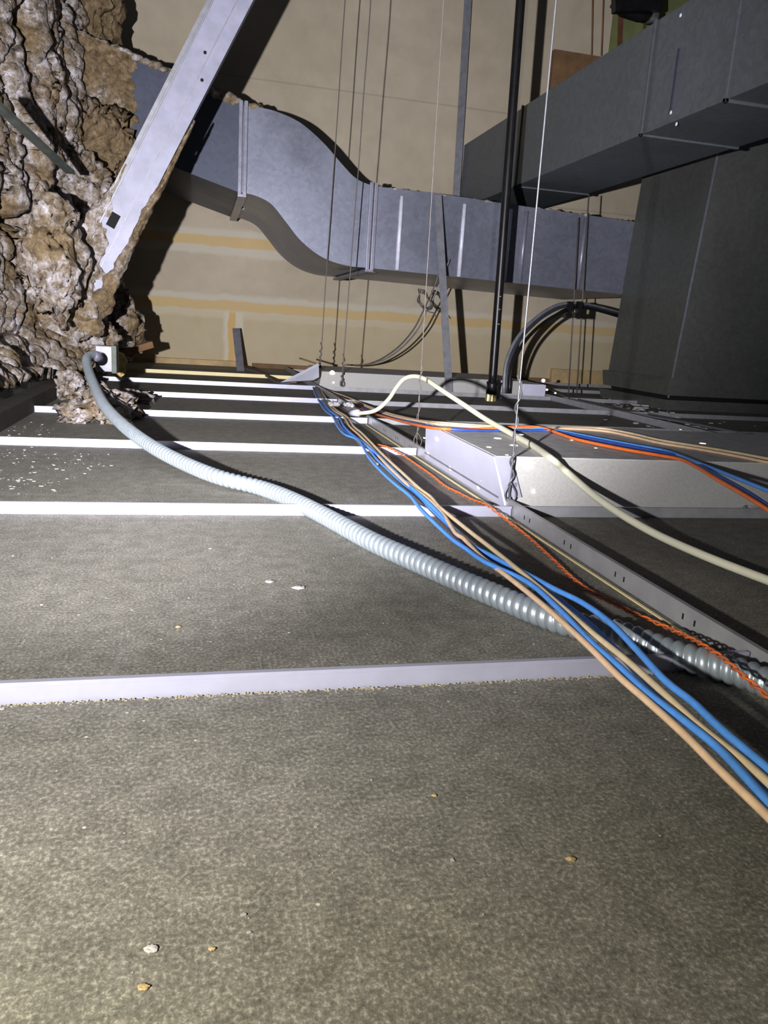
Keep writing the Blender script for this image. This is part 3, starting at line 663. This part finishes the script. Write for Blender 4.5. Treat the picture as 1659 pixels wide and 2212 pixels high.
# strip of wires left of the flap
for i, m in enumerate(('rust', 'blackc', 'greyc')):
    tube('loose_wire', [W(527+i*2, 790+i*2, 4.9), W(560, 800+i*2, 4.5), W(600, 822+i*2, 3.95), W(640, 826, 3.80)], .004, m)
    tag(bpy.data.objects[[o.name for o in bpy.data.objects if o.name.startswith('loose_wire')][-1]], 'thin %s wire running from the sill plate to the folded sheet' % ('rust brown', 'black', 'grey')[i], 'wire')

# ------------------------------------------------------------------ flexible conduit and junction box
jb = empty('junction_box', W(215, 772, 2.92), 'small galvanised junction box at the upper end of the flexible conduit', 'junction box')
q = W(214, 774, 2.92)
jbody = obj('box_body', B(q.x-.010, q.x+.055, 2.90, 2.96, q.z-.045, q.z+.045, bev=.003), 'strap', jb)
obj('side_plate', B(q.x+.045, q.x+.062, 2.885, 2.97, q.z-.048, q.z+.048, bev=.002), 'flange', jb)
bm = bmesh.new(); sweep(bm, [Vector((q.x+.01, 2.87, q.z)), Vector((q.x+.01, 2.905, q.z))], .022, 18); obj('knockout_ring', bm, 'black', jbody, True)
cd = empty('flexible_conduit', W(600, 1075, 1.37), 'ribbed steel flexible conduit snaking from the junction box to the right edge', 'flexible conduit')
CR = .0145
path = [W(207, 770, 2.86), W(196, 768, 2.83), W(187, 776, 2.76), W(191, 800, 2.62), W(206, 838, 2.34), W(226, 876, 2.08), W(262, 915, 1.86), W(318, 958, 1.66), W(385, 995, 1.54), W(470, 1030, 1.43)]
path = [p if p.z > CR or i < 4 else G(*[(318, 958), (385, 995), (470, 1030)][i-7], CR) for i, p in enumerate(path)]
for (x, y) in ((560, 1053), (625, 1077), (700, 1114), (800, 1168), (900, 1213), (1000, 1257), (1100, 1299), (1180, 1331), (1240, 1350), (1320, 1364), (1390, 1388), (1450, 1411), (1520, 1431), (1590, 1451), (1665, 1480), (1740, 1510)):
    path.append(G(x, y, CR))
path[-1] = Vector((.522, path[-2].y-.07, CR)); path += [Vector((.515, .22, CR)), Vector((.47, -.15, CR))]
pitch = .0115
sp = smoothpath(path, .0011)
def crr(s, a):
    ph = (s/pitch+a/(2*math.pi)) % 1.0
    return CR*(1-.24*(1-abs(math.sin(math.pi*ph))**.6))
bm = bmesh.new(); sweep(bm, sp, crr, 22); obj('corrugated_sleeve', bm, 'conduit', cd, True)
bm = bmesh.new(); sweep(bm, [path[0]+(path[0]-path[1])*1.2, path[0], path[0].lerp(path[1], .6)], .0185, 20); obj('end_connector', bm, 'seam', cd, True)

# ------------------------------------------------------------------ cables
def cable(pts, r, mat, label, zr=(.012, .012), cat='cable', nm='data_cable', group=None, seg=8, jit=0):
    """pts: (x, y[, z]) traced over the tiles; z eases from zr[0] to zr[1] when not given"""
    n = len(pts); P = []
    for i, p in enumerate(pts):
        z = p[2] if len(p) > 2 else zr[0]+(zr[1]-zr[0])*i/(n-1)
        P.append(G(p[0], p[1], z))
    P = smoothpath(P, .01)
    if pts[-1][0] > 1659:
        e = P[-1]-P[-3]; e.z = 0; e.normalize(); P += [P[-1]+e*.1*k for k in range(1, 6)]
    bm = bmesh.new(); sweep(bm, P, r, seg); o = obj(nm, bm, mat, None, True)
    return tag(o, label, cat, group)
GR = 'data cables in the bundle crossing to the lower right corner'
head = [(676, 822), (681, 846), (694, 870), (706, 887), (724, 901), (734, 921), (750, 938)]
def hd(dx, dy=0): return [(x+dx*(.3+.7*i/6), y+dy) for i, (x, y) in enumerate(head)]
zz = (.012, .052)
cable(hd(24)+[(798, 962), (825, 993), (858, 1026), (885, 1050), (916, 1071), (940, 1092), (961, 1116), (985, 1153), (1000, 1162), (1040, 1203), (1099, 1247), (1159, 1295), (1222, 1350), (1278, 1402), (1338, 1462), (1397, 1513), (1477, 1585), (1556, 1664), (1659, 1763), (1760, 1862)],
      .0031, 'beige', 'peach data cable lowest in the bundle, nearest the camera', zz, group=GR)
cable(hd(-6)+[(775, 952), (798, 990), (825, 1020), (855, 1047), (885, 1071), (910, 1101), (937, 1128), (976, 1164), (1006, 1185), (1048, 1214), (1139, 1257), (1207, 1315), (1278, 1388), (1338, 1440), (1397, 1495), (1477, 1556), (1556, 1620), (1659, 1732), (1760, 1840)],
      .0031, 'blue', 'blue data cable directly above the lowest peach cable, leftmost of the bundle midway', (.012, .0535), group=GR)
cable(hd(2)+[(786, 953), (810, 988), (840, 1017), (870, 1047), (907, 1077), (931, 1101), (961, 1131), (991, 1164), (1021, 1192), (1060, 1206), (1119, 1241), (1191, 1285), (1258, 1335), (1302, 1376), (1350, 1424), (1381, 1460), (1437, 1519), (1500, 1572), (1580, 1640), (1659, 1712), (1760, 1800)],
      .0031, 'blue', 'blue data cable running half hidden beneath the upper peach cable', (.008, .042), group=GR)
cable(hd(34)+[(830, 985), (870, 1022), (907, 1056), (931, 1074), (949, 1095), (976, 1117), (1021, 1153), (1060, 1183), (1139, 1247), (1219, 1315), (1278, 1366), (1358, 1430), (1437, 1501), (1516, 1573), (1596, 1636), (1659, 1690), (1760, 1780)],
      .0031, 'beige2', 'yellowish beige data cable in the middle of the bundle between two blue ones', (.012, .0545), group=GR)
cable(hd(10)+[(800, 968), (842, 1008), (880, 1045), (925, 1085), (965, 1125), (1010, 1172), (1060, 1200), (1110, 1226), (1151, 1247), (1199, 1273), (1258, 1302), (1318, 1345), (1377, 1405), (1437, 1470), (1497, 1517), (1556, 1573), (1659, 1660), (1760, 1745)],
      .0032, 'blue', 'uppermost blue data cable of the bundle, bowing away across the flexible conduit', (.010, .056), group=GR)
cable(hd(30, -2)+[(810, 962), (832, 978), (845, 1000), (857, 1022), (868, 1034), (905, 1058), (935, 1084), (965, 1118)], .0029, 'beige', 'short visible peach cable joining the bundle near the third tee', (.012, .008), group=GR)
for i, dx in enumerate((-2, 6, 14, 20)):
    cable(hd(dx, -1)+[(768+dx, 948), (792+dx, 975), (818+dx, 1003)], .0028, 'greyc', 'dusty grey cable in the tight bundle below the folded sheet, %s' % ('leftmost of four', 'second of four', 'third of four', 'rightmost of four')[i], (.010+.003*i, .006), group='dusty grey cables below the folded sheet')
# twisted orange pair
op = [(765, 945, .012), (790, 955, .014), (810, 960, .016), (840, 967, .02), (870, 984, .012), (901, 1005, .006), (931, 1026, .006), (961, 1050, .006), (991, 1065, .006), (1021, 1080, .008), (1051, 1091, .022), (1081, 1113, .014), (1112, 1137, .006), (1142, 1161, .006), (1172, 1188, .006), (1202, 1216, .006), (1238, 1250, .006), (1278, 1279, .006),
      (1330, 1306, .006), (1377, 1328, .007), (1437, 1354, .010), (1497, 1382, .022), (1556, 1418, .034), (1596, 1452, .036), (1659, 1505, .034), (1740, 1570, .03)]
tw = empty('twisted_wire_pair', G(1200, 1216), 'orange twisted wire pair running beside the slotted runner', 'cable')
base = smoothpath([G(x, y, z) for x, y, z in op]+[Vector((.47, .2, .034)), Vector((.42, -.15, .034))], .0025)
for ph in (0, math.pi):
    P = []; s = 0
    for i, p in enumerate(base):
        if i: s += (p-base[i-1]).length
        t = (base[min(i+1, len(base)-1)]-base[max(0, i-1)]).normalized(); u = Vector((0, 0, 1)); sd = t.cross(u).normalized(); a = s/.032*2*math.pi+ph
        P.append(p+(sd*math.cos(a)+u*math.sin(a))*.0017)
    bm = bmesh.new(); sweep(bm, P, .00125, 7); obj('conductor', bm, 'orange' if ph == 0 else 'orange2', tw, True)
# second bundle, going right behind and over the near fixture
G2 = 'cables running right over the near light fixture'
zt2 = .104
cable([(688, 833, .012), (717, 846, .012), (746, 856, .014), (775, 868, .02), (804, 881, .03), (833, 891, .04), (862, 899, .055), (910, 909, .085), (960, 914, .104), (1060, 921, zt2), (1130, 924, zt2), (1196, 924, zt2), (1260, 924, zt2), (1303, 926, zt2), (1365, 937, zt2), (1426, 951, zt2), (1518, 966, zt2), (1600, 980, zt2), (1659, 991, zt2), (1750, 1006, zt2)], .0032, 'beige2', 'tan cable farthest back over the near fixture, upper of two tan ones', group=G2)
cable([(690, 838, .010), (720, 852, .010), (750, 864, .012), (785, 876, .02), (815, 888, .03), (850, 899, .05), (900, 909, .085), (955, 917, .104), (1060, 924, zt2), (1130, 927, zt2), (1220, 926, zt2), (1303, 931, zt2), (1365, 943, zt2), (1426, 957, zt2), (1518, 972, zt2), (1600, 987, zt2), (1659, 999, zt2), (1750, 1014, zt2)], .0032, 'beige', 'tan cable over the near fixture, lower of two tan ones', group=G2)
cable([(695, 842, .010), (731, 862, .012), (765, 873, .018), (794, 885, .025), (833, 895, .035), (871, 907, .060), (910, 917, .09), (960, 926, .104), (1050, 930, zt2), (1130, 929, zt2), (1196, 932, zt2), (1273, 947, zt2), (1365, 965, zt2), (1426, 977, zt2), (1472, 987, zt2), (1503, 999, zt2), (1549, 1026, zt2), (1610, 1060, zt2), (1659, 1092, zt2), (1720, 1130, .10)], .0034, 'navy', 'dark blue cable hugging the orange one over the near fixture', group=G2)
cable([(1130, 925, zt2), (1200, 930, zt2+.002), (1290, 947, zt2+.002), (1365, 961, zt2+.002), (1440, 975, zt2+.002), (1503, 998, zt2+.002), (1579, 1028, zt2+.002), (1659, 1060, zt2+.002), (1740, 1090, zt2)], .0034, 'blue', 'blue cable that parts from the orange one and reaches the right edge higher up', group=G2)
cable([(700, 846, .010), (740, 868, .012), (790, 888, .02), (830, 900, .035), (870, 911, .06), (905, 919, .09), (950, 926, .104), (1030, 927, zt2), (1110, 923, zt2+.003), (1150, 922, zt2+.004), (1181, 927, zt2+.003), (1242, 948, zt2+.002), (1334, 968, zt2+.002), (1426, 984, zt2+.002), (1472, 993, zt2+.002), (1503, 1008, zt2+.002), (1549, 1036, zt2), (1595, 1062, zt2), (1641, 1090, zt2), (1700, 1128, .10)], .0034, 'orange', 'bright orange cable crossing the near fixture top', group=G2)
# cream cable
wp = [W(766, 892, 2.37), W(785, 892, 2.33), W(812, 886, 2.28), W(838, 864, 2.24), W(858, 835, 2.19), W(874, 818, 2.15), W(896, 813, 2.10), W(920, 820, 2.03), W(950, 840, 1.93), W(1000, 873, 1.80), G(1050, 906, .118), G(1100, 934, .108), G(1150, 962, .1065), G(1190, 990, .106), W(1225, 1020, 1.245), W(1300, 1083, 1.12), W(1400, 1145, 1.02), W(1520, 1200, .91), W(1665, 1256, .81), W(1760, 1290, .74)]
wp.append(wp[-1]+Vector((.14, -.35, 0))); wp.append(wp[-1]+Vector((.10, -.3, .0)))
cc = empty('cream_cable', wp[6], 'thick cream coloured cable arching up and then crossing the near fixture to the right edge', 'cable')
bm = bmesh.new(); sweep(bm, smoothpath(wp, .01), .0062, 14); obj('jacket', bm, 'cream', cc, True)
bm = bmesh.new(); q0, q1 = wp[0], wp[1]; sweep(bm, [q0-(q1-q0)*.4, q0, q0.lerp(q1, .5)], .011, 8); obj('end_connector', bm, 'sheet', cc, True)
q = W(1136, 953, 1.51); bm = bmesh.new(); d_ = (W(1150, 962, 1.48)-W(1100, 932, 1.6)).normalized(); sweep(bm, [q-d_*.002, q+d_*.002], .0072, 12); obj('cable_tie', bm, 'strap', cc, True)
lump(W(722, 872, 2.62)-Vector((0, 0, 0)), (.022, .03, .008), .5, 71, 'foam', 'crumpled white plastic scrap left of the cream cable end, first of two', 4, 1.5, None, 'plastic_scrap')
lump(W(753, 874, 2.55), (.018, .025, .008), .5, 73, 'foam', 'crumpled white plastic scrap nearest the cream cable end', 4, 1.5, None, 'plastic_scrap')
# black arching cables
for i, (dx, dy, m) in enumerate(((0, 0, 'blackc'), (7, 9, 'black'), (-5, -5, 'strap'))):
    P = [W(1093+dx, 850, 3.66), W(1098+dx, 790+dy, 3.68), W(1122+dx, 735+dy, 3.72), W(1165+dx, 690+dy, 3.78), W(1210+dx, 664+dy, 3.85), W(1245, 658+dy*.5, 3.9), W(1285, 664+dy*.5, 4.0), W(1345, 680+dy*.6, 4.12)]
    o = tube('armoured_cable', P, .009, m, step=.03, seg=10); tag(o, 'black cable arching up from the tiles behind the pipe, %s' % ('middle of three', 'lowest of three', 'topmost of three')[i], 'cable', 'black cables arching over the rods')
for (x, lab) in ((1229, 'left'), (1250, 'right')):
    q = W(x, 664, 3.86); bm = bmesh.new(); box(bm, q.x-.012, q.x+.012, 3.84, 3.87, q.z-.045, q.z+.03); box(bm, q.x-.024, q.x+.010, 3.835, 3.875, q.z-.055, q.z-.03)
    tag(obj('cable_clip', bm, 'black'), 'small dark %s clip holding the arching black cables to a rod' % lab, 'cable clip')
# grey line drooping wires with a tangle
for i, (dx, m) in enumerate(((0, 'dwire'), (9, 'strap'))):
    P = [W(958+dx*1.5, 560, 4.0), W(938+dx, 620, 4.0), W(914+dx*.9, 672, 4.05), W(893+dx, 712, 4.1), W(860+dx, 750, 4.2), W(820+dx, 777, 4.3), W(785, 788, 4.35), W(745, 788, 4.3)]
    o = tube('thin_cable', P, .0042, m, step=.02, seg=6); tag(o, 'thin grey cable sagging from the duct to the wall foot, %s of two' % ('left', 'right')[i], 'wire', 'sagging thin grey cables')
bm = bmesh.new(); P = []
for i in range(60):
    a = i*.42; q = W(917+14*math.cos(a)*(1+.25*math.sin(i*1.3)), 648+20*math.sin(a*1.02+.3)*(1+.2*math.cos(i*.7)), 3.95+.02*math.sin(i)); P.append(q)
P.append(W(925, 672, 3.95)); P.append(W(936, 676, 3.95)); P.append(W(944, 686, 3.95)); 
sweep(bm, smoothpath(P, .008), .003, 6); tag(obj('wire_coil', bm, 'dwire', None, True), 'tangled coil of thin wire hanging just below the duct', 'wire coil')
cablebk = [W(1145, 805, 3.5), W(1190, 830, 3.3), W(1250, 858, 3.0), W(1330, 880, 2.8), W(1420, 900, 2.6), W(1530, 925, 2.4), W(1680, 950, 2.25)]
for i in range(2):
    P = [G(x, y, .012+.004*i) for x, y in ((1135, 812+6+i*4), (1185, 838+i*3), (1225, 856+i*3), (1300, 874+i*4), (1380, 890+i*5), (1470, 908+i*3), (1560, 926+i*2), (1700, 952+i*2))]
    o = tube('thin_cable', P, .004, 'strap' if i else 'dwire', step=.03, seg=6); tag(o, 'thin dark cable lying on the tiles in front of the plenum box, %s of two' % ('farther', 'nearer')[i], 'wire', 'thin cables before the plenum box')
q = [G(655, 777, .0), 0]
o = tube('loose_wire', [W(648, 774, 3.8), W(670, 781, 3.72), W(688, 787, 3.665)], .004, 'woodd'); tag(o, 'short brown wire end sticking out left above the folded sheet', 'wire')
